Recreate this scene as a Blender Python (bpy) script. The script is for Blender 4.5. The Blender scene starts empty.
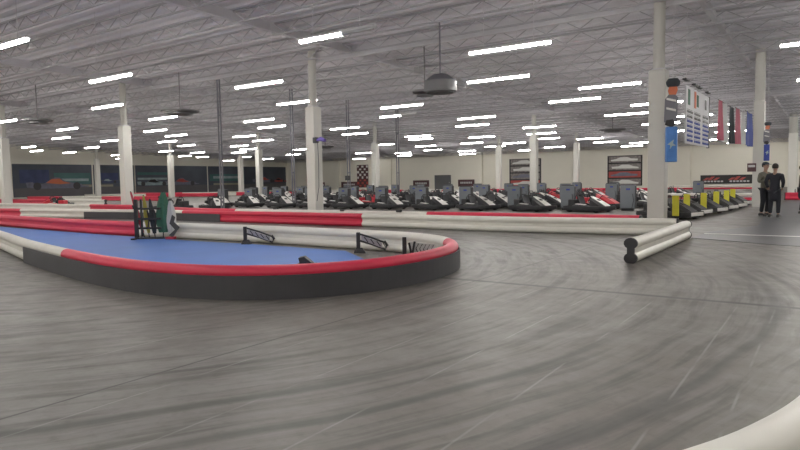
import bpy, bmesh, math, random
from mathutils import Vector, Matrix
PI = math.pi
R = math.radians
random.seed(7)
C = bpy.context.scene.collection

# ------------------------------------------------------------------ camera
cam_d = bpy.data.cameras.new('camera')
cam = bpy.data.objects.new('camera', cam_d); C.objects.link(cam)
bpy.context.scene.camera = cam
YAW, PITCH, ROLL, FPX = R(35), math.atan(44 / 633), R(0.96), 633.0
f0 = Vector((-math.sin(YAW), math.cos(YAW), 0)); r0 = Vector((math.cos(YAW), math.sin(YAW), 0)); up = Vector((0, 0, 1))
fw = f0 * math.cos(PITCH) - up * math.sin(PITCH)
u0 = f0 * math.sin(PITCH) + up * math.cos(PITCH)
cr = r0 * math.cos(ROLL) - u0 * math.sin(ROLL)
cu = u0 * math.cos(ROLL) + r0 * math.sin(ROLL)
M = Matrix((cr, cu, -fw)).transposed().to_4x4()
M.translation = Vector((0, 0, 1.4))
cam.matrix_world = M
cam_d.sensor_width = 36; cam_d.lens = 36 * FPX / 800
cam_d.clip_end = 400; cam_d.clip_start = 0.05

# ------------------------------------------------------------------ world, exposure
w = bpy.data.worlds.new('world'); bpy.context.scene.world = w; w.use_nodes = True
w.node_tree.nodes['Background'].inputs[0].default_value = (0.75, 0.8, 0.9, 1)
w.node_tree.nodes['Background'].inputs[1].default_value = 0.05
vs = bpy.context.scene.view_settings
vs.view_transform = 'Standard'; vs.look = 'None'; vs.gamma = 1; vs.use_curve_mapping = False
vs.exposure = 1.55
LAMP = 22.0            # strength of the fluorescent lenses

# ------------------------------------------------------------------ materials
def mat(name, col, rough=0.5, metal=0.0, noise=0.0, scale=8.0, bump=0.0, emit=None, spec=None):
    m = bpy.data.materials.new(name); m.use_nodes = True
    nt = m.node_tree; b = nt.nodes['Principled BSDF']
    c = (*col, 1)
    b.inputs['Base Color'].default_value = c
    b.inputs['Roughness'].default_value = rough
    b.inputs['Metallic'].default_value = metal
    if spec is not None: b.inputs['Specular IOR Level'].default_value = spec
    if noise or bump:
        tc = nt.nodes.new('ShaderNodeTexCoord'); n = nt.nodes.new('ShaderNodeTexNoise')
        n.inputs['Scale'].default_value = scale; n.inputs['Detail'].default_value = 4
        nt.links.new(tc.outputs['Object'], n.inputs['Vector'])
        if noise:
            mx = nt.nodes.new('ShaderNodeMix'); mx.data_type = 'RGBA'
            mx.inputs[6].default_value = tuple(v * (1 - noise) for v in col) + (1,)
            mx.inputs[7].default_value = tuple(min(1, v * (1 + noise)) for v in col) + (1,)
            nt.links.new(n.outputs[0], mx.inputs[0]); nt.links.new(mx.outputs[2], b.inputs['Base Color'])
        if bump:
            bp = nt.nodes.new('ShaderNodeBump'); bp.inputs['Strength'].default_value = bump
            nt.links.new(n.outputs[0], bp.inputs['Height']); nt.links.new(bp.outputs[0], b.inputs['Normal'])
    if emit:
        b.inputs['Emission Color'].default_value = (*emit[0], 1); b.inputs['Emission Strength'].default_value = emit[1]
    return m

MT = dict(
    wall=mat('painted_wall', (0.90, 0.87, 0.77), 0.8, noise=0.04, scale=0.6),
    deck=mat('white_painted_deck', (0.81, 0.80, 0.84), 0.7, noise=0.10, scale=0.5),
    steel=mat('painted_steel', (0.66, 0.65, 0.68), 0.6),
    duct=mat('grey_duct', (0.22, 0.22, 0.23), 0.6),
    pad=mat('column_padding', (0.60, 0.59, 0.55), 0.55, noise=0.06, scale=2),
    padlight=mat('light_column_padding', (0.74, 0.73, 0.68), 0.55, noise=0.04, scale=2),
    pipe=mat('grey_pipe', (0.20, 0.20, 0.23), 0.6),
    white=mat('white_barrier_plastic', (0.76, 0.74, 0.68), 0.42, noise=0.10, scale=3),
    red=mat('red_barrier_plastic', (0.70, 0.035, 0.085), 0.42, noise=0.12, scale=3),
    skirt=mat('black_rubber_belt', (0.062, 0.062, 0.070), 0.5, noise=0.25, scale=2),
    black=mat('black_plastic', (0.028, 0.028, 0.032), 0.5),
    darkgrey=mat('dark_grey', (0.07, 0.07, 0.075), 0.5),
    charger=mat('grey_cabinet', (0.19, 0.21, 0.235), 0.45, noise=0.08, scale=5),
    blue=mat('blue_mat', (0.11, 0.235, 0.62), 0.6, noise=0.12, scale=1.2),
    bluep=mat('blue_panel', (0.07, 0.22, 0.58), 0.5, noise=0.25, scale=4),
    navy=mat('navy_cloth', (0.05, 0.08, 0.36), 0.7),
    kartwhite=mat('white_bodywork', (0.80, 0.79, 0.76), 0.3),
    kartred=mat('red_bodywork', (0.65, 0.03, 0.05), 0.3),
    tyre=mat('tyre_rubber', (0.02, 0.02, 0.02), 0.75),
    chrome=mat('grey_metal', (0.45, 0.45, 0.47), 0.35, 0.8),
    yellow=mat('yellow_panel', (0.72, 0.66, 0.05), 0.5),
    green=mat('green_cloth', (0.055, 0.17, 0.11), 0.7, noise=0.3, scale=6),
    ycloth=mat('yellow_cloth', (0.45, 0.40, 0.08), 0.7),
    redcloth=mat('red_cloth', (0.45, 0.04, 0.07), 0.7, noise=0.2, scale=6),
    fadedred=mat('faded_red_cloth', (0.52, 0.13, 0.19), 0.7, noise=0.3, scale=2),
    whitecloth=mat('white_cloth', (0.62, 0.62, 0.62), 0.7),
    darkcloth=mat('dark_cloth', (0.05, 0.06, 0.07), 0.8),
    paper=mat('white_board', (0.66, 0.66, 0.69), 0.6),
    orange=mat('orange_print', (0.70, 0.20, 0.10), 0.6),
    skin=mat('skin', (0.42, 0.26, 0.19), 0.6),
    hair=mat('dark_hair', (0.03, 0.022, 0.018), 0.7, noise=0.3, scale=60),
    sweater=mat('grey_green_sweater', (0.16, 0.155, 0.125), 0.9, noise=0.1, scale=30),
    coat=mat('dark_coat', (0.022, 0.023, 0.032), 0.85),
    trousers=mat('dark_trousers', (0.025, 0.027, 0.035), 0.85),
    shoe=mat('shoe_leather', (0.04, 0.04, 0.04), 0.5),
    sole=mat('pale_sole', (0.45, 0.44, 0.42), 0.6),
    door=mat('grey_door', (0.13, 0.135, 0.14), 0.5),
    muralsky=mat('mural_dark_print', (0.10, 0.115, 0.145), 0.6, noise=0.45, scale=0.35),
    muralroad=mat('mural_road_print', (0.15, 0.145, 0.155), 0.6, noise=0.15, scale=0.6),
    teal=mat('teal_print', (0.085, 0.19, 0.19), 0.6, noise=0.3, scale=0.5),
    muralblue=mat('mural_blue_print', (0.07, 0.09, 0.19), 0.6, noise=0.4, scale=1.0),
    muralpale=mat('mural_pale_print', (0.38, 0.48, 0.50), 0.6, noise=0.4, scale=1.5),
    muralsand=mat('mural_sand_print', (0.38, 0.36, 0.27), 0.6),
    muralred=mat('mural_red_print', (0.50, 0.09, 0.08), 0.6, noise=0.4, scale=2),
    muralgrey=mat('mural_grey_print', (0.20, 0.20, 0.26), 0.6, noise=0.4, scale=2),
    darkprint=mat('black_print', (0.025, 0.022, 0.024), 0.5),
    maroon=mat('maroon_print', (0.10, 0.045, 0.05), 0.5),
    greyprint=mat('grey_print', (0.26, 0.23, 0.22), 0.5, noise=0.95, scale=4),
    purple=mat('violet_plastic', (0.20, 0.15, 0.55), 0.5),
    lens=mat('lit_lens', (0.9, 0.9, 0.9), 0.4, emit=((1.0, 0.97, 0.92), LAMP)),
    lensoff=mat('unlit_lens', (0.45, 0.45, 0.46), 0.4),
    joiststeel=mat('joist_steel', (0.46, 0.45, 0.48), 0.6),
    housing=mat('fixture_housing', (0.7, 0.7, 0.7), 0.5),
    paint=mat('white_floor_paint', (0.72, 0.72, 0.70), 0.5),
    rubberfloor=mat('dark_rubber_floor', (0.075, 0.078, 0.085), 0.38, noise=0.3, scale=0.8),
)

def floor_material():
    m = bpy.data.materials.new('polished_concrete'); m.use_nodes = True
    nt = m.node_tree; L = nt.links; b = nt.nodes['Principled BSDF']
    def N(t, **k):
        n = nt.nodes.new('ShaderNode' + t)
        for a, v in k.items(): setattr(n, a, v)
        return n
    def mth(op, a, bb=None, clamp=False):
        n = N('Math', operation=op); n.use_clamp = clamp
        for i, v in enumerate((a, bb)):
            if v is None: continue
            if isinstance(v, (int, float)): n.inputs[i].default_value = v
            else: L.new(v, n.inputs[i])
        return n.outputs[0]
    def noise(vec, scale, detail=4, rough=0.5):
        n = N('TexNoise'); n.inputs['Scale'].default_value = scale; n.inputs['Detail'].default_value = detail
        n.inputs['Roughness'].default_value = rough; L.new(vec, n.inputs['Vector']); return n.outputs[0]
    def ramp(v, lo, hi, a=0.0, bb=1.0):
        n = N('MapRange'); n.clamp = True
        for i, q in zip((1, 2, 3, 4), (lo, hi, a, bb)): n.inputs[i].default_value = q
        L.new(v, n.inputs[0]); return n.outputs[0]
    def mix(f, a, c, mode='MIX'):
        n = N('Mix', data_type='RGBA', blend_type=mode)
        if isinstance(f, (int, float)): n.inputs[0].default_value = f
        else: L.new(f, n.inputs[0])
        for i, v in ((6, a), (7, c)):
            if isinstance(v, tuple): n.inputs[i].default_value = v
            else: L.new(v, n.inputs[i])
        return n.outputs[2]
    tc = N('TexCoord'); sep = N('SeparateXYZ'); L.new(tc.outputs['Object'], sep.inputs[0])
    X, Y = sep.outputs[0], sep.outputs[1]
    # stadium coordinates about the island: d = distance from its spine, s = way along
    xs = mth('MAXIMUM', mth('ADD', X, 11.0), 0.0)
    y7 = mth('SUBTRACT', Y, 6.8)
    d = mth('SQRT', mth('ADD', mth('MULTIPLY', xs, xs), mth('MULTIPLY', y7, y7)))
    ang = mth('ARCTAN2', y7, mth('ADD', xs, 0.001))
    s = mth('SUBTRACT', mth('MULTIPLY', ang, 8.0), mth('MINIMUM', mth('ADD', X, 11.0), 0.0))
    wob = noise(tc.outputs['Object'], 0.35, 2)
    dw = mth('ADD', d, mth('MULTIPLY', wob, 0.4))
    def comb(a, c, z=0.0):
        n = N('CombineXYZ'); L.new(a, n.inputs[0]); L.new(c, n.inputs[1]); n.inputs[2].default_value = z; return n.outputs[0]
    streak = noise(comb(mth('MULTIPLY', dw, 3.6), mth('MULTIPLY', s, 0.40)), 1.6, 5, 0.6)
    fine = noise(comb(mth('MULTIPLY', dw, 9.0), mth('MULTIPLY', s, 0.5), 4.0), 1.5, 3, 0.6)
    grain = noise(tc.outputs['Object'], 3.0, 6, 0.65)
    big = noise(tc.outputs['Object'], 0.22, 2)
    base = mix(ramp(big, 0.35, 0.65), (0.176, 0.157, 0.138, 1), (0.232, 0.222, 0.206, 1))
    base = mix(mth('MULTIPLY', ramp(grain, 0.3, 0.7), 0.35), base, (0.133, 0.122, 0.110, 1))
    speck = noise(tc.outputs['Object'], 11.0, 4, 0.7)
    base = mix(mth('MULTIPLY', ramp(speck, 0.52, 0.68), 0.30), base, (0.095, 0.086, 0.080, 1))
    base = mix(mth('MULTIPLY', ramp(streak, 0.50, 0.64), 0.70), base, (0.077, 0.070, 0.065, 1))
    base = mix(mth('MULTIPLY', ramp(fine, 0.54, 0.70), 0.40), base, (0.077, 0.069, 0.064, 1))
    base = mix(mth('MULTIPLY', ramp(fine, 0.44, 0.30), 0.22), base, (0.327, 0.314, 0.301, 1))
    # separate rubber lines: arcs at fixed distance from the spine
    for dd, wd, k in ((8.85, 0.09, 0.75), (8.55, 0.05, 0.5), (9.45, 0.08, 0.7), (10.45, 0.09, 0.7), (10.75, 0.05, 0.5), (8.0, 0.07, 0.6), (7.3, 0.06, 0.5), (6.6, 0.06, 0.5), (5.9, 0.06, 0.45), (9.9, 0.05, 0.45)):
        dist = mth('ABSOLUTE', mth('SUBTRACT', dw, dd + 0.2))
        line = ramp(dist, wd, wd * 0.3)
        br = ramp(noise(comb(mth('MULTIPLY', dw, 3.0), mth('MULTIPLY', s, 0.35), dd), 1.0, 3), 0.42, 0.58)
        base = mix(mth('MULTIPLY', mth('MULTIPLY', line, br), k), base, (0.055, 0.05, 0.048, 1))
    # saw cut joints of the slab
    for ax, cs in ((Y, (7.75, -4.5, 20.0)), (X, (-4.15, 8.0, -16.3, -28.4))):
        for c0 in cs:
            hw = 0.07 if ax is Y else 0.015
            j = ramp(mth('ABSOLUTE', mth('SUBTRACT', ax, c0)), hw, hw * 0.5)
            base = mix(mth('MULTIPLY', j, 0.88), base, (0.05, 0.045, 0.045, 1))
    # pale scratched lines running towards the near end
    below = ramp(Y, 7.7, 7.2)
    for c0 in (-0.47, -0.82, -1.65, -2.35, -3.05, -3.82, -5.0):
        j = ramp(mth('ABSOLUTE', mth('SUBTRACT', mth('ADD', X, mth('MULTIPLY', Y, 0.01)), c0)), 0.012, 0.004)
        br = ramp(noise(comb(X, mth('MULTIPLY', Y, 0.9), c0), 1.3, 2), 0.42, 0.55)
        base = mix(mth('MULTIPLY', mth('MULTIPLY', j, br), mth('MULTIPLY', below, 0.30)), base, (0.48, 0.47, 0.45, 1))
    L.new(base, b.inputs['Base Color'])
    L.new(ramp(grain, 0.2, 0.8, 0.36, 0.56), b.inputs['Roughness'])
    b.inputs['Specular IOR Level'].default_value = 0.45
    return m
MT['floor'] = floor_material()

# ------------------------------------------------------------------ mesh helpers
class MB:
    def __init__(s): s.bm = bmesh.new(); s.mi = 0
    def _tag(s, fs):
        for f in fs: f.material_index = s.mi
    def box(s, c, size, rot=None):
        hx, hy, hz = (v / 2 for v in size); c = Vector(c)
        vs_ = []
        for x in (-hx, hx):
            for y in (-hy, hy):
                for z in (-hz, hz):
                    v = Vector((x, y, z))
                    if rot is not None: v = rot @ v
                    vs_.append(s.bm.verts.new(c + v))
        for q in ((0, 1, 3, 2), (4, 6, 7, 5), (0, 4, 5, 1), (2, 3, 7, 6), (0, 2, 6, 4), (1, 5, 7, 3)):
            s._tag([s.bm.faces.new([vs_[i] for i in q])])
        return s
    def rings(s, rings, caps=True, closed=False):
        rv = [[s.bm.verts.new(p) for p in r] for r in rings]
        n = len(rv[0]); k = len(rv)
        for i in range(k if closed else k - 1):
            a, b = rv[i], rv[(i + 1) % k]
            for j in range(n):
                s._tag([s.bm.faces.new((a[j], a[(j + 1) % n], b[(j + 1) % n], b[j]))])
        if caps and not closed:
            s._tag([s.bm.faces.new(rv[0]), s.bm.faces.new(rv[-1])])
        return s
    def tube(s, pts, r, seg=10, closed=False):
        pts = [Vector(p) for p in pts]; n = len(pts); out = []
        rr = r if isinstance(r, (list, tuple)) else [r] * n
        for i, p in enumerate(pts):
            a = pts[i - 1] if (i > 0 or closed) else p; b = pts[(i + 1) % n] if (i < n - 1 or closed) else p
            t = (b - a).normalized()
            ref = Vector((0, 0, 1)) if abs(t.z) < 0.9 else Vector((1, 0, 0))
            u = t.cross(ref).normalized(); v = u.cross(t)
            out.append([p + (u * math.cos(q * 2 * PI / seg) + v * math.sin(q * 2 * PI / seg)) * rr[i] for q in range(seg)])
        return s.rings(out, closed=closed)
    def prism(s, poly, z0, z1):
        return s.rings([[Vector((x, y, z0)) for x, y in poly], [Vector((x, y, z1)) for x, y in poly]])
    def build(s, name, m, parent=None, smooth=False, loc=None, rz=None, bevel=0):
        bmesh.ops.recalc_face_normals(s.bm, faces=s.bm.faces[:])
        me = bpy.data.meshes.new(name); s.bm.to_mesh(me); s.bm.free()
        for x in (m if isinstance(m, (list, tuple)) else [m]): me.materials.append(x)
        if smooth:
            me.polygons.foreach_set('use_smooth', [True] * len(me.polygons))
            try: me.set_sharp_from_angle(angle=R(40))
            except Exception: pass
        o = bpy.data.objects.new(name, me); C.objects.link(o)
        if parent: o.parent = parent
        if loc is not None: o.location = loc
        if rz is not None: o.rotation_euler.z = rz
        if bevel:
            b = o.modifiers.new('bevel', 'BEVEL'); b.width = bevel; b.segments = 2; b.limit_method = 'ANGLE'
        return o

def tag(o, label=None, cat=None, group=None, kind=None):
    if label: o['label'] = label
    if cat: o['category'] = cat
    if group: o['group'] = group
    if kind: o['kind'] = kind
    return o
def empty(name, loc=(0, 0, 0), rz=0.0):
    o = bpy.data.objects.new(name, None); C.objects.link(o); o.location = loc; o.rotation_euler.z = rz
    o.empty_display_size = 0.2
    return o
def copy_tree(o, parent=None):
    c = o.copy(); C.objects.link(c)
    if parent: c.parent = parent
    for ch in list(o.children): copy_tree(ch, c)
    return c
WORDS = ['first', 'second', 'third', 'fourth', 'fifth', 'sixth', 'seventh', 'eighth', 'ninth', 'tenth', 'eleventh', 'twelfth', 'thirteenth',
         'fourteenth', 'fifteenth', 'sixteenth', 'seventeenth', 'eighteenth', 'nineteenth', 'twentieth', 'twenty-first', 'twenty-second', 'twenty-third', 'twenty-fourth']
def spline(pts, step=0.15, closed=False):
    P = [Vector((p[0], p[1], 0)) for p in pts]; n = len(P); out = []
    for i in range(n if closed else n - 1):
        g = (lambda k: P[k % n]) if closed else (lambda k: P[min(max(k, 0), n - 1)])
        a, b, c, d = g(i - 1), g(i), g(i + 1), g(i + 2)
        m = max(2, int((c - b).length / step))
        for q in range(m):
            t = q / m
            out.append(0.5 * ((2 * b) + (c - a) * t + (2 * a - 5 * b + 4 * c - d) * t * t + (3 * b - a - 3 * c + d) * t ** 3))
    if not closed: out.append(P[-1])
    return out
def frames(path, closed=False):
    n = len(path); res = []
    for i, p in enumerate(path):
        a = path[i - 1] if (i > 0 or closed) else p; b = path[(i + 1) % n] if (i < n - 1 or closed) else p
        t = (b - a).normalized(); res.append((p, Vector((t.y, -t.x, 0))))      # right-hand side of the path
    return res
FIG8 = []
for k in range(9): a = R(-90 + k * 148 / 8); FIG8.append((0.10 * math.cos(a), 0.088 + 0.088 * math.sin(a)))
for k in range(9): a = R(-58 + k * 148 / 8); FIG8.append((0.10 * math.cos(a), 0.322 + 0.088 * math.sin(a)))
FIG8 += [(-x, z) for x, z in reversed(FIG8[1:-1])]
def sweep(fr, prof, name, m, parent, smooth=True, closed=False):
    b = MB(); b.rings([[p + nrm * x + Vector((0, 0, z)) for x, z in prof] for p, nrm in fr], closed=closed)
    return b.build(name, m, parent, smooth)

def barrier(path, colours, label, skirts=(), caps=(True, True), closed=False, group=None, sc=1.0):
    """path: list of points; colours: list of (from, to, 'red'|'white') in path index fraction"""
    root = empty('track_barrier', (path[0].x, path[0].y, 0)); tag(root, label, 'barrier', group)
    off = Vector((path[0].x, path[0].y, 0))
    fr = [(p - off, n) for p, n in frames(path, closed)]
    if closed: fr = fr + [fr[0]]
    n = len(fr) - 1
    pr = [(x * sc, z * sc) for x, z in FIG8]
    for a, b, c in colours:
        sec = fr[int(a * n):int(b * n) + 1]
        if '+' in c:
            lo, hi = [q for q in pr if q[1] < 0.2], [q for q in pr if q[1] >= 0.2]
            for q, cc in ((lo, c.split('+')[1]), (hi, c.split('+')[0])):
                o = sweep(sec, q, 'tube_section', MT[cc], root); o['label'] = cc + ' section'
        else:
            o = sweep(sec, pr, 'tube_section', MT[c], root); o['label'] = c + ' section'
    for a, b, side in skirts:
        pf = [(side * 0.108, 0.0), (side * 0.128, 0.0), (side * 0.128, 0.295), (side * 0.108, 0.295)]
        o = sweep(fr[int(a * n):int(b * n) + 1], pf, 'skirt', MT['skirt'], root, smooth=False)
        o['label'] = 'black belt skirt'
    for e, (p, nm) in ((0, fr[0]), (1, fr[-1])):
        if caps[e] and not closed:
            t = Vector((-nm.y, nm.x, 0)) * (1 if e else -1)
            sweep([(p + t * 0.0, nm), (p + t * 0.05, nm)], [(x * 1.08, 0.205 + (z - 0.205) * 1.04) for x, z in pr] if sc == 1 else pr, 'end_cap', MT['black'], root)
    return root
def frac(path, test):
    for i, p in enumerate(path):
        if test(p): return i / (len(path) - 1)
    return 1.0

# ================================================================== THE SETTING
X0, X1, Y0, Y1, ZC = -84.0, 14.0, -12.0, 84.0, 7.95
def zc(y): return 7.6 - 0.025 * y      # the roof falls gently towards the back wall
MB().box(((X0 + X1) / 2, (Y0 + Y1) / 2, -0.1), (X1 - X0 + 1, Y1 - Y0 + 1, 0.2)).build('floor', MT['floor'])['kind'] = 'structure'
for nm, c, s in (('wall_left', (X0 - 0.1, (Y0 + Y1) / 2, ZC / 2), (0.2, Y1 - Y0, ZC)), ('wall_right', (X1 + 0.1, (Y0 + Y1) / 2, ZC / 2), (0.2, Y1 - Y0, ZC)),
                 ('wall_back', ((X0 + X1) / 2, Y1 + 0.1, ZC / 2), (X1 - X0, 0.2, ZC)), ('wall_front', ((X0 + X1) / 2, Y0 - 0.1, ZC / 2), (X1 - X0, 0.2, ZC))):
    MB().box(c, s).build(nm, MT['wall'])['kind'] = 'structure'
# pilasters on the back wall and left wall
for k, (x, wd, dp) in enumerate(((-71.6, 1.0, 0.5), (-60.5, 0.5, 0.3), (-44.0, 0.7, 0.5), (-30.2, 0.5, 0.4), (-15.6, 0.6, 0.4), (-4.0, 0.9, 0.5))):
    MB().box((x, Y1 - dp / 2, ZC / 2), (wd, dp, ZC)).build('trim_%d' % (k + 1), MT['wall'])['kind'] = 'structure'
# corrugated ceiling deck, ribs along x
b = MB(); prof = []
y = Y0
while y < Y1:
    prof += [(yy, zc(yy) + h) for yy, h in ((y, 0), (y + 0.20, 0), (y + 0.26, 0.09), (y + 0.46, 0.09))]; y += 0.52
va = [b.bm.verts.new((X0, yy, zz)) for yy, zz in prof]; vb = [b.bm.verts.new((X1, yy, zz)) for yy, zz in prof]
for i in range(len(prof) - 1): b.bm.faces.new((va[i], va[i + 1], vb[i + 1], vb[i]))
c_ = b.build('ceiling', MT['deck']); c_['kind'] = 'structure'
MB().box(((X0 + X1) / 2, (Y0 + Y1) / 2, ZC + 0.12), (X1 - X0 + 1, Y1 - Y0 + 1, 0.2)).build('ceiling_roof_slab', MT['deck'])['kind'] = 'structure'
# open-web joists along x
b = MB(); Lx = X1 - X0
b.box((0, 0, -0.43), (Lx, 0.07, 0.05)); b.box((0, 0, -0.03), (Lx, 0.09, 0.05))
n = int(Lx / 0.62)
for i in range(n):
    xa = -Lx / 2 + i * 0.62; z0, z1 = (-0.41, -0.04) if i % 2 else (-0.04, -0.41)
    a, c = Vector((xa, 0, z0)), Vector((xa + 0.62, 0, z1)); d = c - a
    b.box((a + c) / 2, (d.length, 0.028, 0.028), Matrix.Rotation(-math.atan2(d.z, d.x), 3, 'Y'))
joist = b.build('ceiling_joist', MT['joiststeel'], loc=((X0 + X1) / 2, -10.0, zc(-10.0))); joist['kind'] = 'structure'
y = -10.0 + 1.9
while y < Y1 - 0.5:
    c = joist.copy(); C.objects.link(c); c.location.y = y; c.location.z = zc(y); y += 1.9
# girders along y, following the roof fall, and cross beams over the column rows
b = MB(); Ly = Y1 - Y0
for za, zb, hw in ((-0.36, -0.33, 0.09), (-0.33, -0.01, 0.015)):
    b.rings([[Vector((sx * hw, yy, zc(yy) + z)) for sx, z in ((-1, za), (1, za), (1, zb), (-1, zb))] for yy in (Y0, Y1)])
gird = b.build('ceiling_girder', MT['steel'], loc=(-3.7, 0, 0)); gird['kind'] = 'structure'
for x in (-17.0, -31.0, -45.0, -59.0, -73.0, 10.0):
    c = gird.copy(); C.objects.link(c); c.location.x = x
b = MB(); b.box((0, 0, -0.47), (Lx, 0.16, 0.03)); b.box((0, 0, -0.24), (Lx, 0.03, 0.46))
beam = b.build('ceiling_cross_beam', MT['steel'], loc=((X0 + X1) / 2, 20.95, zc(20.95))); beam['kind'] = 'structure'
for y in (-2.0, 43.6, 66.0):
    c = beam.copy(); C.objects.link(c); c.location.y = y; c.location.z = zc(y)

# painted line and dark floor on the right
MB().prism([(-2.72, 16.62), (9, 16.62), (9, 16.76), (-2.72, 16.76)], 0.008, 0.012).build('trim_20', MT['paint'])['kind'] = 'structure'
MB().prism([(-2.78, 15.45), (-0.9, 14.5), (9.0, 13.4), (9.0, 60), (-2.4, 60), (-2.35, 28), (-1.9, 20), (-2.72, 17.2)], 0.0, 0.008).build('floor_rubber_area', MT['rubberfloor'])['kind'] = 'structure'

# door and door frame in the back wall
d = MB().box((-50.6, Y1 - 0.05, 1.1), (2.9, 0.1, 2.2)).build('door_1', MT['door']); d['kind'] = 'structure'
MB().box((1.2, -0.09, 0), (0.06, 0.08, 0.18)).build('door_handle', MT['chrome'], d, loc=(-50.6, Y1 - 0.05, 1.05))

# ================================================================== COLUMNS
def column(x, y, w_, label, padded=True, top=4.67, light=True, pr=0.17, pad0=0.0, group='padded roof columns'):
    root = empty('padded_column' if padded else 'pipe_column', (x, y, 0)); tag(root, label, 'column', group)
    if padded:
        b = MB(); h = w_ / 2
        b.rings([[Vector((sx * (h - dd), sy * (h - dd), z)) for sx, sy in ((-1, -1), (1, -1), (1, 1), (-1, 1))] for dd, z in ((0, pad0), (0, top - 0.03), (0.03, top))])
        b.build('padding', MT['padlight' if light else 'pad'], root, bevel=0.02)
        MB().box((0, 0, top + 0.02), (w_ * 0.7, w_ * 0.7, 0.05)).build('collar', MT['steel'], root)
        MB().tube([(0, 0, top), (0, 0, zc(y))], pr, 14).build('post', MT['pad'], root, True)
    else:
        MB().tube([(-0.09, 0, 0), (-0.09, 0, zc(y))], 0.045, 8).build('post', MT['pipe'], root, True)
        MB().tube([(0.09, 0, 0), (0.09, 0, zc(y))], 0.045, 8).build('post', MT['pipe'], root, True)
        for z in (0.5, 2.0, 3.4, 4.9): MB().box((0, 0, z), (0.26, 0.06, 0.06)).build('bracket', MT['pipe'], root)
        MB().box((0, 0, 0.02), (0.36, 0.26, 0.04)).build('base_plate', MT['pipe'], root)
    return root
COLS = [(-4.75, 20.85, 'largest grey padded column standing at the end of the white barrier', False),
        (-18.97, 20.65, 'tall white padded column with a violet clamp on its right side', True),
        (-32.5, 20.12, 'white padded column rising behind the rack of flags', True),
        (-45.9, 19.7, 'white padded column cut by the left picture edge', True),
        (-19.09, 44.96, 'padded column standing in front of the left tall poster', True),
        (-32.84, 43.39, 'slim padded column beside the narrow checkered poster', True),
        (-47.1, 43.3, 'padded column left of the tall column with violet clamp', True),
        (-60.86, 43.0, 'padded column before the teal stretch of the mural', True),
        (-74.3, 42.2, 'slim padded column before the blue and red race car print', True),
        (-60.85, 52.9, 'thin far column immediately left of a wider padded column', True),
        (-22.0, 62.5, 'pale column standing in front of the right tall poster', True),
        (-29.6, 60.5, 'pale far column between dark sign and left tall poster', True)]
for x, y, l, lt in COLS: 
    far = y > 60
    column(x, y, 0.5, l, True, 4.67 if not far else 4.9, lt)
column(-3.05, 31.7, 0.42, 'grey column beside the two standing people with small red sign', True, 4.6, False, 0.2)
column(-3.25, 58.0, 0.6, 'broad pale column behind people near right edge', True, 4.6, True, 0.3)
for x, y, l in ((-26.2, 21.5, 'twin grey conduit drop just behind black skirted barrier'),
                (-26.9, 27.4, 'faint grey conduit drop left of the violet clamp column'),
                (-26.9, 32.6, 'grey conduit drop with a small dark box right of violet clamp column'),
                (-27.0, 38.4, 'thin grey conduit drop in the middle of the hall')):
    r_ = column(x, y, 0.3, l, padded=False, group='conduit drops')
    if 'box' in l:
        MB().box((0, -0.12, 1.65), (0.34, 0.16, 0.30)).build('junction_box', MT['darkgrey'], r_)
# violet clamp arm on the tall column
t = empty('clamp_arm', (-18.62, 20.35, 0)); tag(t, 'violet clamp with hanging cable on the side of tall padded column', 'clamp')
MB().box((0.03, 0, 3.20), (0.20, 0.18, 0.24)).build('clamp', MT['darkgrey'], t, bevel=0.02)
MB().tube([(0.1, 0, 3.2), (0.35, -0.04, 3.24), (0.62, -0.05, 3.16)], [0.05, 0.09, 0.06], 10).build('arm', MT['purple'], t, True)
MB().tube([(0.14, 0, 3.1), (0.17, 0, 2.2), (0.15, 0, 1.2), (0.02, 0, 0.6)], 0.012, 6).build('cable', MT['black'], t, True)
t = empty('column_sign', (-3.28, 31.42, 1.55)); tag(t, 'small red and white notice fixed to the grey column beside people', 'sign')
MB().box((0, 0, 0.18), (0.34, 0.03, 0.36)).build('backing', MT['maroon'], t)
MB().box((0, -0.02, 0.24), (0.26, 0.02, 0.10)).build('printed_panel', MT['whitecloth'], t)

# ================================================================== CEILING LIGHTS
LENS = [(-0.045, 0.03), (-0.045, -0.025), (-0.028, -0.043), (0.028, -0.043), (0.045, -0.025), (0.045, 0.03)]
def strip_light(lit=1.0):
    root = empty('strip_light')
    MB().rings([[Vector((x, yy, z)) for yy, z in ((-0.07, 0.022), (-0.067, 0.034), (-0.03, 0.09), (0.03, 0.09), (0.067, 0.034), (0.07, 0.022), (0.0, 0.032))] for x in (0, 2.42)]).build('housing', MT['housing'], root)
    MB().rings([[Vector((x, yy, z)) for yy, z in LENS] for x in (0.01, 2.41 * lit)]).build('lens', MT['lens'], root)
    if lit < 1:
        MB().rings([[Vector((x, yy, z)) for yy, z in LENS] for x in (2.41 * lit + 0.002, 2.41)]).build('lens', MT['lensoff'], root)['label'] = 'unlit end of the lens'
    for x in (0.45, 1.95): MB().box((0, 0, 0.5), (0.012, 0.012, 1.0)).build('hanger', MT['steel'], root, loc=(x, 0, 0.085))
    return root
def hang(o):
    for c in o.children:
        if c.name.startswith('hanger'): c.scale.z = zc(o.location.y) + 0.11 - 5.085
def nth_light(j, i): return 'row %s from the near end, %s from the right wall' % (WORDS[j], WORDS[i])
proto = strip_light(); half = strip_light(0.58)
used = {0: False, 1: False}
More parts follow.
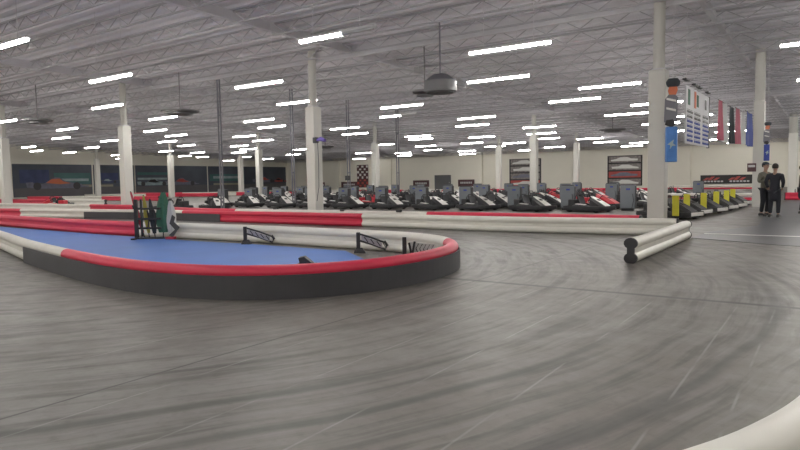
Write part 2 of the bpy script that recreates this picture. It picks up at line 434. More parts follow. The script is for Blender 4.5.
for j in range(-4, 18):
    y = (7.7, 12.1, 16.25, 20.95, 25.4, 28.9, 33.05, 37.4, 41.4)[j] if 0 <= j <= 8 else 7.8 + 4.22 * j
    xs = [1.1 - 9.95 * i for i in range(-1, 9)] if j % 2 == 0 else [-1.55 - 9.95 * i for i in range(-1, 9)]
    for i, x in enumerate(xs):
        if not (X0 + 2 < x < X1 - 3): continue
        xc = x + 1.2
        seen_part = -2.45 * y < xc < -0.045 * y and y > 0
        if seen_part and (y > 41 or (xc < -44)) and not (xc > -14 and y < 62): continue   # the far part is listed below
        short = (j, i) in ((1, 2), (5, 3))
        src = half if short else proto
        o = src if not used[short] else copy_tree(src)
        used[short] = True
        o.location = (x, y, 5.0); hang(o)
        tag(o, ('half-lit' if short else 'lit') + ' strip light hanging in ' + nth_light(j + 4, i), 'ceiling light', 'hanging fluorescent strip lights')

FAR = [(-37.1, 50.4), (-49.7, 63.2), (-46.7, 67.6), (-51.2, 74.5), (-28.3, 43.1), (-30.1, 46.3), (-35.9, 56.1), (-40.0, 64.1), (-30.0, 55.3), (-25.2, 48.2), (-38.7, 70.1), (-43.1, 78.2),
       (-17.5, 42.1), (-19.9, 48.3), (-27.1, 58.8), (-31.3, 63.0), (-32.8, 75.1), (-27.3, 70.2), (-19.2, 58.0), (-22.0, 54.6), (-19.9, 65.1), (-17.5, 69.5), (-20.2, 76.0), (-47.7, 24.4),
       (-48.2, 28.5), (-57.6, 32.3), (-60.0, 27.8), (-66.2, 31.4), (-67.4, 35.3), (-46.2, 32.4), (-70.0, 42.3), (-49.8, 36.9), (-59.6, 41.6), (-68.2, 50.3), (-60.3, 46.2), (-69.5, 54.0),
       (-47.5, 41.2), (-57.4, 49.7), (-51.2, 45.6), (-66.7, 58.7), (-48.5, 50.7), (-57.6, 58.8), (-78.5, 48.0), (-78.6, 66.0), (-70, 66), (-63, 79), (-10.5, 70), (-9.5, 79)]
FAR.sort(key=lambda p: p[1])
for k, (x, y) in enumerate(FAR):
    o = copy_tree(proto); o.location = (x - 1.2, y, 5.0); hang(o)
    near_wall = 'mural' if x < -74 else ('left' if x < -45 else ('middle' if x < -24 else 'right'))
    tag(o, 'small %s strip light over %s part of hall, %s of those going outwards' % (('far', 'farther', 'farthest')[k // 24], near_wall, WORDS[k % 24]), 'ceiling light', 'hanging fluorescent strip lights')

# ================================================================== CEILING DIFFUSERS
def diffuser(x, y, z, r_, label, drum=False):
    y = -12 + 0.52 * round((y + 11.9) / 0.52) + 0.10
    root = empty('air_diffuser', (x, y, z)); tag(root, label, 'air vent', 'ceiling air diffusers')
    def disc(name, ra, rb, za, zb, m):
        b = MB(); b.rings([[Vector((r * math.cos(q * PI / 12), r * math.sin(q * PI / 12), zz)) for q in range(24)] for r, zz in ((ra, za), (rb, zb))]); return b.build(name, m, root, True)
    if drum:
        disc('drum', r_, r_ * 0.98, 0, 0.38, MT['duct']); disc('cone', r_ * 0.98, r_ * 0.45, 0.38, 0.62, MT['pipe']); disc('bottom_plate', r_ * 0.8, r_ * 0.8, -0.05, 0, MT['darkgrey'])
        disc('neck', 0.03, 0.03, 0.62, zc(y) + 0.0 - z, MT['pipe'])
    else:
        disc('plate', r_, r_, 0, 0.06, MT['duct']); disc('plate', r_ * 0.66, r_ * 0.66, -0.14, -0.09, MT['duct']); disc('neck', 0.03, 0.03, -0.14, zc(y) + 0.0 - z, MT['duct'])
    return root
diffuser(-12.0, 19.9, 4.58, 0.60, 'large grey drum diffuser hanging left of two bright strip lights', True)
diffuser(-14.0, 21.8, 4.95, 0.5, 'flat dark diffuser plate just above grey drum')
diffuser(-27.8, 20.4, 5.1, 0.95, 'dark star-like air diffuser between white column and twin conduit')
diffuser(-14.9, 50.4, 5.1, 1.0, 'flat grey diffuser left of the largest column')
diffuser(-37.1, 17.9, 5.1, 0.8, 'dark air diffuser above the race car print')
diffuser(-44.8, 50.5, 5.1, 0.9, 'small far diffuser right of the leftmost padded columns')

# ================================================================== TRACK BARRIERS
NEAR = [(-31.5, 10.2), (-27, 9.3), (-22, 8.2), (-18.6, 7.35), (-15.2, 6.45), (-12.6, 5.74), (-10.15, 5.20), (-8.5, 4.92), (-7.2, 4.86), (-6.15, 5.07), (-5.46, 5.56), (-5.03, 6.23), (-4.85, 7.0),
        (-4.85, 7.8), (-5.05, 8.6), (-5.45, 9.25), (-6.1, 9.8), (-7.1, 10.15), (-8.5, 10.25), (-12.2, 10.33), (-15, 10.15), (-17.8, 10.1), (-22, 10.35), (-26, 10.7), (-30, 11.2), (-31.8, 10.9)]
loop = spline(NEAR, 0.12, True)
N1 = len(loop)
def idx(fx): return next(i / N1 for i, p in enumerate(loop) if fx(p, i))
a_sk = idx(lambda p, i: p.x > -12.6 and p.y < 7); a_rd = idx(lambda p, i: p.x > -10.15 and p.y < 7)
a_wh = idx(lambda p, i: p.y > 9.3 and i > N1 * 0.3); a_r2 = idx(lambda p, i: p.x < -15.7 and p.y > 9 and i > N1 * 0.4)
a_se = idx(lambda p, i: p.y > 9.75 and i > N1 * 0.3 and p.x > -8)
barrier(loop, [(0, a_rd, 'white'), (a_rd, a_wh, 'red'), (a_wh, a_r2, 'white'), (a_r2, 1.0, 'red')],
        'loop barrier around blue infield, red top and black skirt on its near side', skirts=[(a_sk, a_se, 1)], closed=True)

p2 = spline([(-48, 13.0), (-40, 13.4), (-32, 14.0), (-27, 14.75), (-23, 15.3), (-19, 15.35), (-15, 15.5), (-11, 15.5), (-7, 15.45), (-3.2, 15.95)], 0.25)
F2 = lambda x: frac(p2, lambda p: p.x >= x)
s2 = 'long barrier behind the blue infield in red, white and black skirted stretches'
barrier(p2, [(0, F2(-31.6), 'red'), (F2(-31.6), F2(-21), 'white'), (F2(-21), F2(-12.3), 'red'), (F2(-12.3), 1, 'white')], s2, skirts=[(F2(-27.0), F2(-18.8), 1)])
p3 = spline([(-25, 17.6), (-22, 17.0), (-17, 16.9), (-10, 17.1), (-4.3, 17.0)], 0.3)
F3 = lambda x: frac(p3, lambda p: p.x >= x)
o = barrier(p3, [(0, F3(-19.8), 'red'), (F3(-19.8), F3(-11.1), 'white'), (F3(-11.1), 1, 'red')], 'second barrier behind the long one, white middle and red right end')
for x in (-17.6, -14.3, -11.9):
    MB().box((x + 25, 16.95 - 17.6, 0.42), (0.16, 0.14, 0.07)).build('strap_buckle', MT['black'], o, bevel=0.01)
barrier(spline([(-2.80, 10.55), (-2.82, 13), (-2.86, 15.3)], 0.3), [(0, 1, 'white')], 'short white double tube barrier with black end cap facing the track')
barrier(spline([(-1.75, 0.55), (-1.1, 1.25), (-0.72, 1.85), (-0.44, 2.36), (-0.23, 2.82), (-0.05, 3.46), (0.05, 4.3), (0.08, 5.5), (0.0, 7.0)], 0.08), [(0, 1, 'white')],
        'curved white barrier nearest the viewer in the lower right corner')
def line_barrier(a, c, cols, label):
    return barrier(spline([a, c], 0.5), cols, label, group='distant track barriers')
line_barrier((-62, 18.6), (-30, 18.9), [(0, .45, 'white'), (.45, .52, 'red'), (.52, .83, 'white'), (.83, 1, 'red')], 'white barrier with short red piece behind leftmost black skirted stretch')
line_barrier((-66, 25), (-44, 25.5), [(0, .3, 'white'), (.3, .62, 'red'), (.62, 1, 'white')], 'red and white barrier behind the parked red kart')
line_barrier((-72, 33), (-50, 34), [(0, .35, 'red'), (.35, .6, 'white'), (.6, 1, 'red')], 'barrier with red end at foot of the padded column by flag rack')
line_barrier((-77, 42), (-58, 47), [(0, .5, 'white'), (.5, 1, 'red')], 'far barrier in front of the dark mural, red toward the right')
line_barrier((-79, 50), (-40, 52), [(0, .3, 'red'), (.3, .5, 'white'), (.5, 0.8, 'red'), (.8, 1, 'white')], 'long far barrier running below the mural in red and white')
line_barrier((-55, 60), (-12, 60), [(0, .2, 'white'), (.2, .35, 'red'), (.35, .5, 'white'), (.5, 1, 'red')], 'far red topped barrier below the tall posters')
line_barrier((-11, 39.8), (-3.7, 39.8), [(0, 1, 'white+red')], 'lower red and white barrier behind the karts with yellow panels')
line_barrier((-15, 73), (-5.2, 73), [(0, 1, 'white+red')], 'white topped red barrier directly under black banner at far wall')
line_barrier((-2.6, 41), (3, 41), [(0, .5, 'red'), (.5, 1, 'white')], 'red and white barrier behind two standing people')
line_barrier((-2.6, 50), (3, 50), [(0, 1, 'white+red')], 'farther two-tone barrier behind two standing people')

# ================================================================== INFIELD
edge = [p for p in loop if p.y < 7.4 and p.x < -5.0 and p.x > -29]
inner = []
for p, nm in frames([p for p in loop if p.y < 7.6 and -24 < p.x < -5.0]): 
    inner.append((p.x - nm.x * 0.12, p.y - nm.y * 0.12))
inner = [q for q in inner if q[1] < 9]
poly = [(-23.9, 8.75)] + inner + [(-5.75, 7.3), (-6.8, 8.7), (-8.15, 9.72), (-11, 9.85), (-13, 9.75), (-16, 9.85), (-22, 10.12), (-24.5, 10.2)]
MB().prism(poly, 0.002, 0.02).build('blue_mat', MT['blue']); tag(bpy.data.objects['blue_mat'], 'bright blue mat lying inside the loop barrier', 'mat')

# flag rack
t = empty('flag_rack', (-14.7, 9.50, 0.02), YAW); tag(t, 'black metal rack holding folded race flags on blue mat', 'rack')
MB().box((0.25, 0, 0.02), (0.95, 0.10, 0.04)).build('foot_bar', MT['black'], t)
MB().box((-0.18, 0, 0.02), (0.10, 0.5, 0.04)).build('foot_bar', MT['black'], t)
MB().box((-0.17, 0, 0.52), (0.08, 0.08, 1.0)).build('upright', MT['black'], t)
MB().box((-0.03, 0, 0.55), (0.04, 0.05, 0.95)).build('upright', MT['black'], t)
for z in (0.28, 0.52, 0.78): MB().box((0.13, 0, z), (0.66, 0.05, 0.05)).build('crossbar', MT['black'], t)
for xx in (0.12, 0.30): MB().tube([(xx, 0, 0.28), (xx + 0.04, 0, 0.5), (xx, 0, 0.74)], 0.02, 8).build('hook', MT['black'], t, True)
def flag(px, lean, L, wd, m, label, z0=0.08, pole=True):
    g = empty('race_flag', (-14.7 + px * math.cos(YAW), 9.62 + px * math.sin(YAW), 0.03), YAW); tag(g, label, 'flag', 'folded flags in the rack')
    top = Vector((lean * L, 0.06, L))
    MB().tube([(0, 0.06, 0), top], 0.014, 6).build('pole', MT['black'], g, True)
    b = MB(); rings = []
    for k in range(9):
        q = k / 8; c = Vector((0, 0.06, 0)).lerp(top, 0.12 + q * 0.86); ww = wd * (math.sin(PI * (0.12 + 0.80 * q)) ** 0.7) * (1 - 0.35 * q); dd = 0.035 + 0.03 * math.sin(q * 3)
        rings.append([c + Vector((ww * 0.5 * math.cos(a * PI / 8) * (1 + 0.12 * math.sin(a * 3 + k)), dd * math.sin(a * PI / 8) * (1 + 0.4 * math.sin(a * 2.0)), 0)) for a in range(16)])
    b.rings(rings); b.build('cloth', m, g, True)
flag(-0.10, -0.26, 1.22, 0.10, MT['redcloth'], 'red flag furled tight on a pole leaning left')
flag(0.02, -0.10, 1.12, 0.13, MT['ycloth'], 'dull yellow flag furled beside the red one')
flag(0.17, -0.10, 1.02, 0.17, MT['darkcloth'], 'dark flag furled in the middle of the rack')
flag(0.38, 0.03, 1.20, 0.44, MT['green'], 'large green flag hanging folded in the rack')
flag(0.60, 0.0, 0.98, 0.30, MT['whitecloth'], 'white flag folded at the right of the green one')
g = empty('arrow_sign', (-14.7 + 0.86 * math.cos(YAW), 9.40 + 0.78 * math.sin(YAW), 0.02), YAW); tag(g, 'dark pointed arrow board at the right end of flag rack', 'sign')
b = MB(); P_ = [(-0.08, 0.10), (0.08, 0.24), (-0.05, 0.40), (0.02, 0.62), (0.10, 0.56), (0.06, 0.44), (0.20, 0.30), (0.02, 0.05)]
b.rings([[Vector((x, yy, z)) for x, z in P_] for yy in (-0.012, 0.012)]); b.build('board', MT['darkgrey'], g)
MB().box((-0.03, 0, 0.03), (0.22, 0.18, 0.06)).build('base', MT['redcloth'], g)

def arm_stand(x, y, label, dx=0.60, drop=0.20, chev=False):
    g = empty('marker_arm', (x, y, 0.02), YAW); tag(g, label, 'track marker', 'low black marker arms in the infield')
    MB().box((0, 0, 0.2), (0.075, 0.075, 0.40)).build('post', MT['black'], g, bevel=0.01)
    b = MB(); b.rings([[Vector((x_, y_, z)) for x_, y_ in ((-s_ * 1.0, -s_ * .7), (s_ * 1.6, -s_ * .7), (s_ * 1.6, s_ * .7), (-s_ * 1.0, s_ * .7))] for s_, z in ((0.085, 0.0), (0.08, 0.03), (0.045, 0.10))]); b.build('base', MT['black'], g)
    if not chev:
        for dz, rr in ((0.37, 0.020), (0.24, 0.020)):
            MB().tube([(0.02, 0, dz), (dx * 0.5, 0, dz - drop * 0.42), (dx, 0, dz - drop)], rr, 8).build('arm_tube', MT['black'], g, True)
        b = MB(); b.rings([[Vector((x_, yy, z)) for x_, z in ((0.06, 0.345), (dx * 0.93, 0.355 - drop), (dx * 0.93, 0.26 - drop), (0.06, 0.255))] for yy in (-0.02, 0.02)])
        b.build('panel', MT['chrome'], g)
        MB().tube([(dx, 0, 0.39 - drop), (dx + 0.06, 0, 0.31 - drop), (dx, 0, 0.22 - drop)], 0.03, 8).build('end_pad', MT['black'], g, True)
        for k in range(4):
            xx = 0.12 + k * 0.12; MB().tube([(xx, -0.03, 0.35 - drop * xx / dx), (xx + 0.07, -0.03, 0.25 - drop * xx / dx)], 0.010, 6).build('strut', MT['black'], g, True)
    else:
        MB().box((0.31, 0.03, 0.20), (0.44, 0.02, 0.17), Matrix.Rotation(R(6), 3, 'Y')).build('panel', MT['whitecloth'], g)
        b = MB()
        b.tube([(0.08, 0, 0.30), (0.13, 0, 0.06)], 0.022, 6); b.tube([(0.13, 0, 0.06), (0.18, 0, 0.32)], 0.022, 6)
        b.build('spring_end', MT['black'], g)
        for k in range(5):
            xx = 0.20 + k * 0.065
            MB().tube([(xx + 0.05, 0.0, 0.28 - k * 0.008), (xx, -0.01, 0.2 - k * 0.008), (xx + 0.04, 0, 0.11 - k * 0.008)], 0.009, 6).build('coil', MT['black'], g, True)
arm_stand(-11.17, 9.78, 'low black post with arm drooping right, nearer the flag rack', 0.60, 0.20)
arm_stand(-7.68, 9.55, 'low black post with arm drooping right, at end of blue mat', 0.50, 0.17)
arm_stand(-6.27, 9.08, 'low black post with white coil marked panel by the red barrier tip', chev=True)
g = empty('rubber_block', (-7.35, 7.75, 0.02), YAW); tag(g, 'small black rubber block lying alone on blue mat', 'block')
b = MB(); b.rings([[Vector((x, yy, z)) for x, z in ((-0.14, 0), (-0.11, 0.05), (-0.13, 0.13), (-0.03, 0.15), (0.03, 0.10), (0.10, 0.04), (0.14, 0))] for yy in (-0.1, 0.1)])
b.build('wedge', MT['black'], g, bevel=0.01); MB().box((0.0, 0, 0.012), (0.32, 0.24, 0.024)).build('base', MT['black'], g)

# ================================================================== KARTS
def rrect(hx, hy, r, n=5):
    pts = []
    for cx, cy, a0 in ((hx - r, hy - r, 0), (-hx + r, hy - r, 90), (-hx + r, -hy + r, 180), (hx - r, -hy + r, 270)):
        for k in range(n + 1): a = R(a0 + 90 * k / n); pts.append((cx + r * math.cos(a), cy + r * math.sin(a)))
    return pts
def kart_proto(body, nose, panel=False):
    g = empty('racing_kart')
    b = MB(); ring = rrect(0.95, 0.64, 0.28)
    b.rings([[Vector((x * (1 + e / 0.95), y * (1 + e / 0.64), z)) for x, y in ring] for e, z in ((-0.06, 0.09), (0.0, 0.10), (0.02, 0.16), (0.0, 0.25), (-0.06, 0.25))] + [], caps=False)
    b.build('bumper', MT['black'], g, True)
    MB().prism(rrect(0.88, 0.56, 0.25), 0.06, 0.10).build('chassis', MT['darkgrey'], g)
    b = MB()
    b.rings([[Vector((x, sy * hw, z)) for sy, hw, z in ((-1, w0, 0.10), (-1, w0 * 0.96, zt - 0.05), (-0.6, w0, zt), (0.6, w0, zt), (1, w0 * 0.96, zt - 0.05), (1, w0, 0.10))]
             for x, w0, zt in ((0.18, 0.26, 0.56), (0.30, 0.32, 0.53), (0.60, 0.38, 0.38), (0.84, 0.36, 0.24), (0.93, 0.28, 0.18))])
    nc = b.build('nose_cone', body, g, True)
    b = MB(); b.rings([[Vector((x, sy * hw, z + q)) for sy, q in ((-1, 0), (1, 0), (1, .02), (-1, .02))] for x, hw, z in ((0.14, 0.10, 0.62), (0.30, 0.16, 0.55), (0.60, 0.19, 0.40), (0.84, 0.20, 0.26), (0.96, 0.16, 0.17))])
    b.build('nose_panel', nose, nc, True)
    b = MB(); b.box((0.0, 0, 0), (0.14, 0.16, 0.014), Matrix.Rotation(R(27), 3, 'Y')); o_ = b.build('number_plate', MT['darkprint'], nc); o_.location = (0.46, 0, 0.50)
    for s in (-1, 1):
        b = MB()
        b.rings([[Vector((x, s * yy, z)) for yy, z in ((0.36, 0.09), (0.36, zt), (0.52, zt - 0.02), (0.60, zt - 0.10), (0.60, 0.09))] for x, zt in ((-0.50, 0.26), (-0.35, 0.34), (0.15, 0.30), (0.40, 0.20))])
        sp = b.build('side_pod', body, g, True)
        b = MB(); b.rings([[Vector((x, s * yy, z)) for yy, z in ((0.385, zt + 0.004), (0.505, zt - 0.012), (0.505, zt + 0.004), (0.385, zt + 0.018))] for x, zt in ((-0.33, 0.335), (0.13, 0.30))])
        b.build('pod_stripe', MT['kartwhite'], sp)
    # seat: profile swept across
    b = MB(); pf = [(0.12, 0.12), (-0.20, 0.10), (-0.30, 0.16), (-0.44, 0.62), (-0.40, 0.64), (-0.24, 0.22), (-0.16, 0.17), (0.12, 0.19)]
    b.rings([[Vector((x - 0.0, y, z + up_)) for x, z in pf] for y, up_ in ((-0.22, 0.03), (-0.17, 0.0), (0.17, 0.0), (0.22, 0.03))])
    b.build('seat', MT['black'], g, True)
    MB().box((-0.64, 0, 0.31), (0.34, 0.60, 0.40)).build('motor_cover', body, g, bevel=0.04)
    MB().tube([(-0.56, -0.25, 0.25), (-0.50, -0.22, 0.62), (-0.48, -0.12, 0.72), (-0.48, 0.12, 0.72), (-0.50, 0.22, 0.62), (-0.56, 0.25, 0.25)], 0.022, 8).build('roll_hoop', MT['black'], g, True)
    MB().tube([(0.34, 0, 0.30), (0.10, 0, 0.50)], 0.016, 8).build('steering_column', MT['chrome'], g, True)
    ax = Vector((-0.24, 0, 0.20)).normalized(); u = Vector((0, 1, 0)); v = ax.cross(u)
    b = MB(); b.tube([Vector((0.10, 0, 0.50)) + (u * math.cos(q * PI / 8) + v * math.sin(q * PI / 8)) * 0.14 for q in range(16)], 0.016, 8, closed=True)
    b.tube([Vector((0.10, 0, 0.50)) + u * 0.14, Vector((0.10, 0, 0.50)) - u * 0.14], 0.012, 6)
    b.build('steering_wheel', MT['black'], g, True)
    for x, r_, wd, yy in ((0.60, 0.125, 0.12, 0.47), (-0.62, 0.14, 0.18, 0.46)):
        for s in (-1, 1):
            b = MB(); b.rings([[Vector((x + r * math.cos(q * PI / 9), s * yy + o_, r_ + r * math.sin(q * PI / 9))) for q in range(18)] for r, o_ in ((r_ * .8, -wd / 2), (r_, -wd * .35), (r_, wd * .35), (r_ * .8, wd / 2))])
            wh = b.build('wheel', MT['tyre'], g, True)
            MB().tube([(x, s * yy - wd * 0.52, r_), (x, s * yy + wd * 0.52, r_)], r_ * 0.42, 10).build('hub', MT['chrome'], wh, True)
    if panel:
        MB().box((0.975, 0, 0.17), (0.03, 0.7, 0.12)).build('front_lip', MT['kartwhite'], g, bevel=0.01)
        MB().box((0.66, -0.72, 0.46), (0.22, 0.05, 0.66)).build('upright_panel', MT['yellow'], g, bevel=0.015)
        MB().box((0.66, -0.67, 0.20), (0.16, 0.06, 0.08)).build('panel_bracket', MT['black'], g)
    return g
kw = kart_proto(MT['black'], MT['kartwhite']); kr = kart_proto(MT['kartred'], MT['kartred']); kb = kart_proto(MT['black'], MT['black']); ky = kart_proto(MT['black'], MT['darkgrey'], True)
first = {}
def put(src, x, y, a, label, group):
    o = src if src.name not in first else copy_tree(src)
    first[src.name] = 1
    o.location = (x, y, 0); o.rotation_euler.z = a; tag(o, label, 'kart', group)
    return o
ROWS = [(27.3, 0.0945, -0.2709, 11, 'nearest'), (34.5, 0.0738, -0.2960, 12, 'middle'), (43.0, 0.0598, -0.172, 18, 'farthest')]
CH = []
TAKEN = []
BLOCK = [(c[0], c[1]) for c in COLS] + [(-26.2, 21.5), (-26.9, 27.4), (-26.9, 32.6), (-27.0, 38.4)]
for ri, (Y, dr, ra, n, nm) in enumerate(ROWS):
    for k in range(n):
        CH.append((ri, k, (ra - dr * k) * Y, Y, nm))
# charging cabinets
cp = empty('charging_cabinet')
MB().box((0, 0, 0.58), (0.60, 0.34, 0.96)).build('cabinet', MT['charger'], cp, bevel=0.02)
MB().box((0, 0, 0.05), (0.50, 0.28, 0.10)).build('plinth', MT['black'], cp)
MB().box((0.31, 0, 0.58), (0.02, 0.30, 0.90)).build('side_sheet', MT['black'], cp)  # black sheet covering most of the cabinet's right side
MB().box((0.02, -0.178, 0.90), (0.16, 0.012, 0.07)).build('display', MT['navy'], cp)
MB().box((0, 0, 1.08), (0.54, 0.30, 0.04)).build('lid', MT['darkgrey'], cp)
MB().tube([(0.20, -0.18, 0.70), (0.26, -0.32, 0.45), (0.20, -0.36, 0.12), (0.30, -0.5, 0.05)], 0.015, 6).build('cable', MT['black'], cp, True)
fc = True
for ri, k, x, Y, nm in CH:
    if x < -46: continue
    o = cp if fc else copy_tree(cp); fc = False
    o.location = (x, Y, 0); o.rotation_euler.z = R(8)
    tag(o, 'grey charging cabinet, %s from the right in the %s row among parked karts' % (WORDS[k], nm), 'charging cabinet', 'kart charging cabinets')
    for side, (dx, dy, a) in (('before', (1.45, -1.35, -12)), ('behind', (1.1, 1.25, -10)), ('far behind', (0.2, 3.0, -8))):
        if side == 'far behind' and ri == 2: continue
        kx, ky_ = x + dx, Y + dy
        if kx > -6.3 or kx < -44: continue
        jx, jy, ja = random.uniform(-.10, .10), random.uniform(-.06, .06), random.uniform(-5, 5)
        if any(abs(kx - c[0]) < 1.4 and abs(ky_ - c[1]) < 1.1 for c in BLOCK): continue
        if any(abs(kx - c[0]) < 2.15 and abs(ky_ - c[1]) < 1.6 for c in TAKEN): continue
        TAKEN.append((kx, ky_))
        src = kw; cn = 'white striped'
        if side != 'before' and (k * 7 + ri * 3) % 5 == 2: src, cn = kr, 'red'
        elif side == 'behind' and k % 4 == 1: src, cn = kb, 'all black'
        put(src, kx + jx, ky_ + jy, R(a + ja), '%s kart %s %s charging cabinet from the right in the %s row' % (cn, side, WORDS[k], nm), 'karts parked around the charging cabinets')
# karts by the pit lane with upright yellow panels
for i, (x, y) in enumerate(((-4.75, 22.55), (-4.75, 24.3), (-4.5, 26.0), (-4.4, 28.1), (-4.3, 30.0), (-4.4, 32.6))):
    put(ky, x, y, R(-20), 'black kart with upright yellow panel, %s from the largest column' % ['nearest', 'second', 'third', 'fourth', 'fifth', 'farthest'][i], 'karts with yellow panels along the lane')
# karts on the far left part of the track
put(kr, -42.6, 20.9, R(210), 'red kart standing alone on track before the blue race car print', 'karts out on track') if False else None
LK = [(kr, -43.0, 21.3, 215, 'red kart standing alone at far left behind the white barrier'),
      (kb, -45.6, 22.9, 20, 'low black kart right of the lone red kart at far left'),
      (kb, -30.2, 21.4, 200, 'black kart parked just right of the flags behind the barrier'),
      (kw, -28.2, 22.6, -20, 'white nosed kart parked left of the twin conduit behind red barrier'),
      ]
for s_, x, y, a, l in LK: put(s_, x, y, R(a), l, 'karts parked beyond the left barriers')

# ================================================================== MURAL on the left wall (printed banners)
def mural(y0, y1, label, cars, stripes):
    g = empty('race_mural', (X0 + 0.03, y0, 0)); tag(g, label, 'mural', 'printed race banners on the left wall')
    L = y1 - y0
    def flat(name, poly, d_, m): 
        b = MB(); b.rings([[Vector((xx, p[0], p[1])) for p in poly] for xx in (d_, d_ + 0.012)]); return b.build(name, m, g)
    flat('backing', [(0, 0.15), (L, 0.15), (L, 4.3), (0, 4.3)], 0, MT['muralsky'])
    flat('printed_road', [(0.1, 0.2), (L - 0.1, 0.2), (L - 0.1, 1.35), (0.1, 1.25)], 0.02, MT['muralroad'])
    for q_, (a, c, z0, z1, m) in enumerate(stripes): flat('printed_band', [(a, z0), (c, z0), (c, z1), (a, z1)], 0.034 + 0.004 * q_, MT[m])
    for yc, zc, s, m, m2 in cars:
        bd = [(-2.6, .0), (-2.7, .5), (-2.1, .55), (-2.0, .28), (-1.2, .35), (-.7, .7), (-.2, 1.05), (.25, 1.0), (.7, .6), (1.6, .42), (2.2, .3), (2.3, .15), (2.9, .12), (2.9, .0), (1.5, -.12), (-1.5, -.15)]
        f_ = flat('printed_car', [(yc + x * s, zc + z * s * .85) for x, z in bd], 0.06, MT[m])
        flat('printed_cockpit', [(yc + x * s, zc + z * s * .85) for x, z in ((-1.0, .45), (-.5, .85), (.2, .9), (.5, .62), (1.2, .4), (.2, .3))], 0.075, MT[m2])
        for xw in (-1.75, 1.75): flat('printed_wheel', [(yc + (xw + .34 * math.cos(q * PI / 6)) * s, zc + (.10 + .34 * math.sin(q * PI / 6)) * s) for q in range(12)], 0.075, MT['darkgrey'])
mural(36.8, 46.9, 'race banner on left wall showing a blue open wheel car with orange cockpit', [(41.2 - 36.8 + 1.0, 1.35, 1.45, 'muralgrey', 'orange')],
      [(0.8, 4.4, 1.9, 3.6, 'muralblue'), (5.0, 9.9, 1.7, 3.2, 'teal'), (5.6, 9.6, 2.1, 2.45, 'muralpale'), (6.5, 10, 1.3, 1.62, 'muralsand')])
mural(47.1, 53.2, 'race banner on left wall with blue car lettering between two columns', [(2.0, 1.9, 0.6, 'muralblue', 'muralpale')],
      [(0.2, 2.8, 1.3, 1.6, 'muralsand'), (0.8, 3.6, 2.2, 3.2, 'muralblue'), (3.8, 5.9, 1.5, 4.0, 'teal')])
mural(53.4, 66.0, 'race banner on left wall showing a pale car chasing a red one', [(2.9, 1.5, 1.0, 'muralpale', 'darkprint'), (7.8, 1.5, 1.1, 'muralgrey', 'muralred')],
      [(0.3, 5.2, 2.2, 2.5, 'muralpale'), (0.3, 6, 2.9, 3.3, 'teal')])
mural(66.2, 83.6, 'long race banner on left wall in teal with two red cars at its end', [(12.0, 1.7, 1.0, 'muralgrey', 'muralred'), (15.5, 1.7, 0.7, 'muralred', 'darkprint')],
      [(0.3, 7.5, 1.9, 3.0, 'teal'), (1.0, 7.0, 2.3, 2.7, 'muralpale'), (1.0, 6.5, 1.25, 1.55, 'muralsand')])

# ================================================================== POSTERS AND SIGNS on the back wall
def poster(x0, x1, z0, z1, label, rows):
    g = empty('wall_poster', ((x0 + x1) / 2, Y1 - 0.04, z0)); tag(g, label, 'poster', 'tall posters on the back wall')
    W_, H_ = x1 - x0, z1 - z0
    MB().box((0, 0, H_ / 2), (W_, 0.05, H_)).build('backing', MT['darkprint'], g)
    n = len(rows)
    for k, m in enumerate(rows):
        zc = H_ * (k + 0.5) / n; h = H_ / n * 0.82
        MB().box((0, -0.035, zc), (W_ * 0.92, 0.02, h)).build('photo_strip', MT[m], g)
        b = MB(); q = W_ * 0.36
        s = -1 if k % 2 else 1
        P_ = [(-q, -h * .25), (-q * 1.05, h * .05), (-q * .5, h * .12), (-q * .2, h * .36), (q * .35, h * .34), (q * .7, h * .08), (q * 1.1, -h * .05), (q * 1.1, -h * .28)]
        b.rings([[Vector((s * x, yy, zc + z)) for x, z in P_] for yy in (-0.06, -0.048)]); b.build('printed_car', MT['kartwhite' if k % 3 != 1 else 'muralgrey'], g)
poster(-39.4, -34.6, 0.3, 4.25, 'tall poster of stacked car pictures behind a padded column, left one', ['muralred', 'greyprint', 'greyprint', 'greyprint'])
poster(-25.4, -21.0, 0.3, 4.2, 'tall poster of stacked car pictures nearer the largest column, right one', ['greyprint', 'muralred', 'greyprint', 'greyprint'])
g = empty('checker_poster', (-66.3, Y1 - 0.03, 0.4)); tag(g, 'narrow black and white checkered poster beside slim padded column', 'poster')
MB().box((0, 0, 1.9), (2.4, 0.05, 3.8)).build('backing', MT['maroon'], g)
for i in range(5):
    for j in range(8):
        if (i + j) % 2: MB().box((-0.96 + i * 0.48, -0.035, 0.3 + j * 0.46), (0.40 + random.uniform(-.1, .08), 0.02, 0.34 + random.uniform(-.1, .08))).build('check_square', MT['kartwhite' if j > 2 else 'muralred'], g)
def sign(x0, x1, z0, z1, label, m='maroon'):
    g = empty('wall_sign', ((x0 + x1) / 2, Y1 - 0.04, z0)); tag(g, label, 'sign', 'small dark signs on the back wall')
    W_, H_ = x1 - x0, z1 - z0
    MB().box((0, 0, H_ / 2), (W_, 0.05, H_)).build('backing', MT[m], g, bevel=0.01)
    b = MB(); n = 7
    for k in range(n): b.box(((k - 3) * W_ * 0.105, -0.035, H_ * 0.55), (W_ * 0.075, 0.02, H_ * 0.26))
    b.build('lettering', MT['whitecloth'], g)
sign(-56.1, -53.1, 0.4, 1.45, 'small dark sign with pale lettering left of the grey door')
sign(-47.9, -45.1, 0.4, 1.45, 'small dark sign with pale lettering right of the grey door')
sign(-76.4, -74.8, 0.4, 1.4, 'small dark sign just left of violet clamp column')
sign(-71.0, -67.5, 0.4, 1.4, 'wide dark sign right of violet clamp column')
g = empty('track_banner', (-11.4, Y1 - 0.04, 0.45)); tag(g, 'long black banner with two red and white slanted emblems at far right', 'banner')
MB().box((0, 0, 0.5), (5.6, 0.06, 1.05)).build('backing', MT['darkprint'], g)
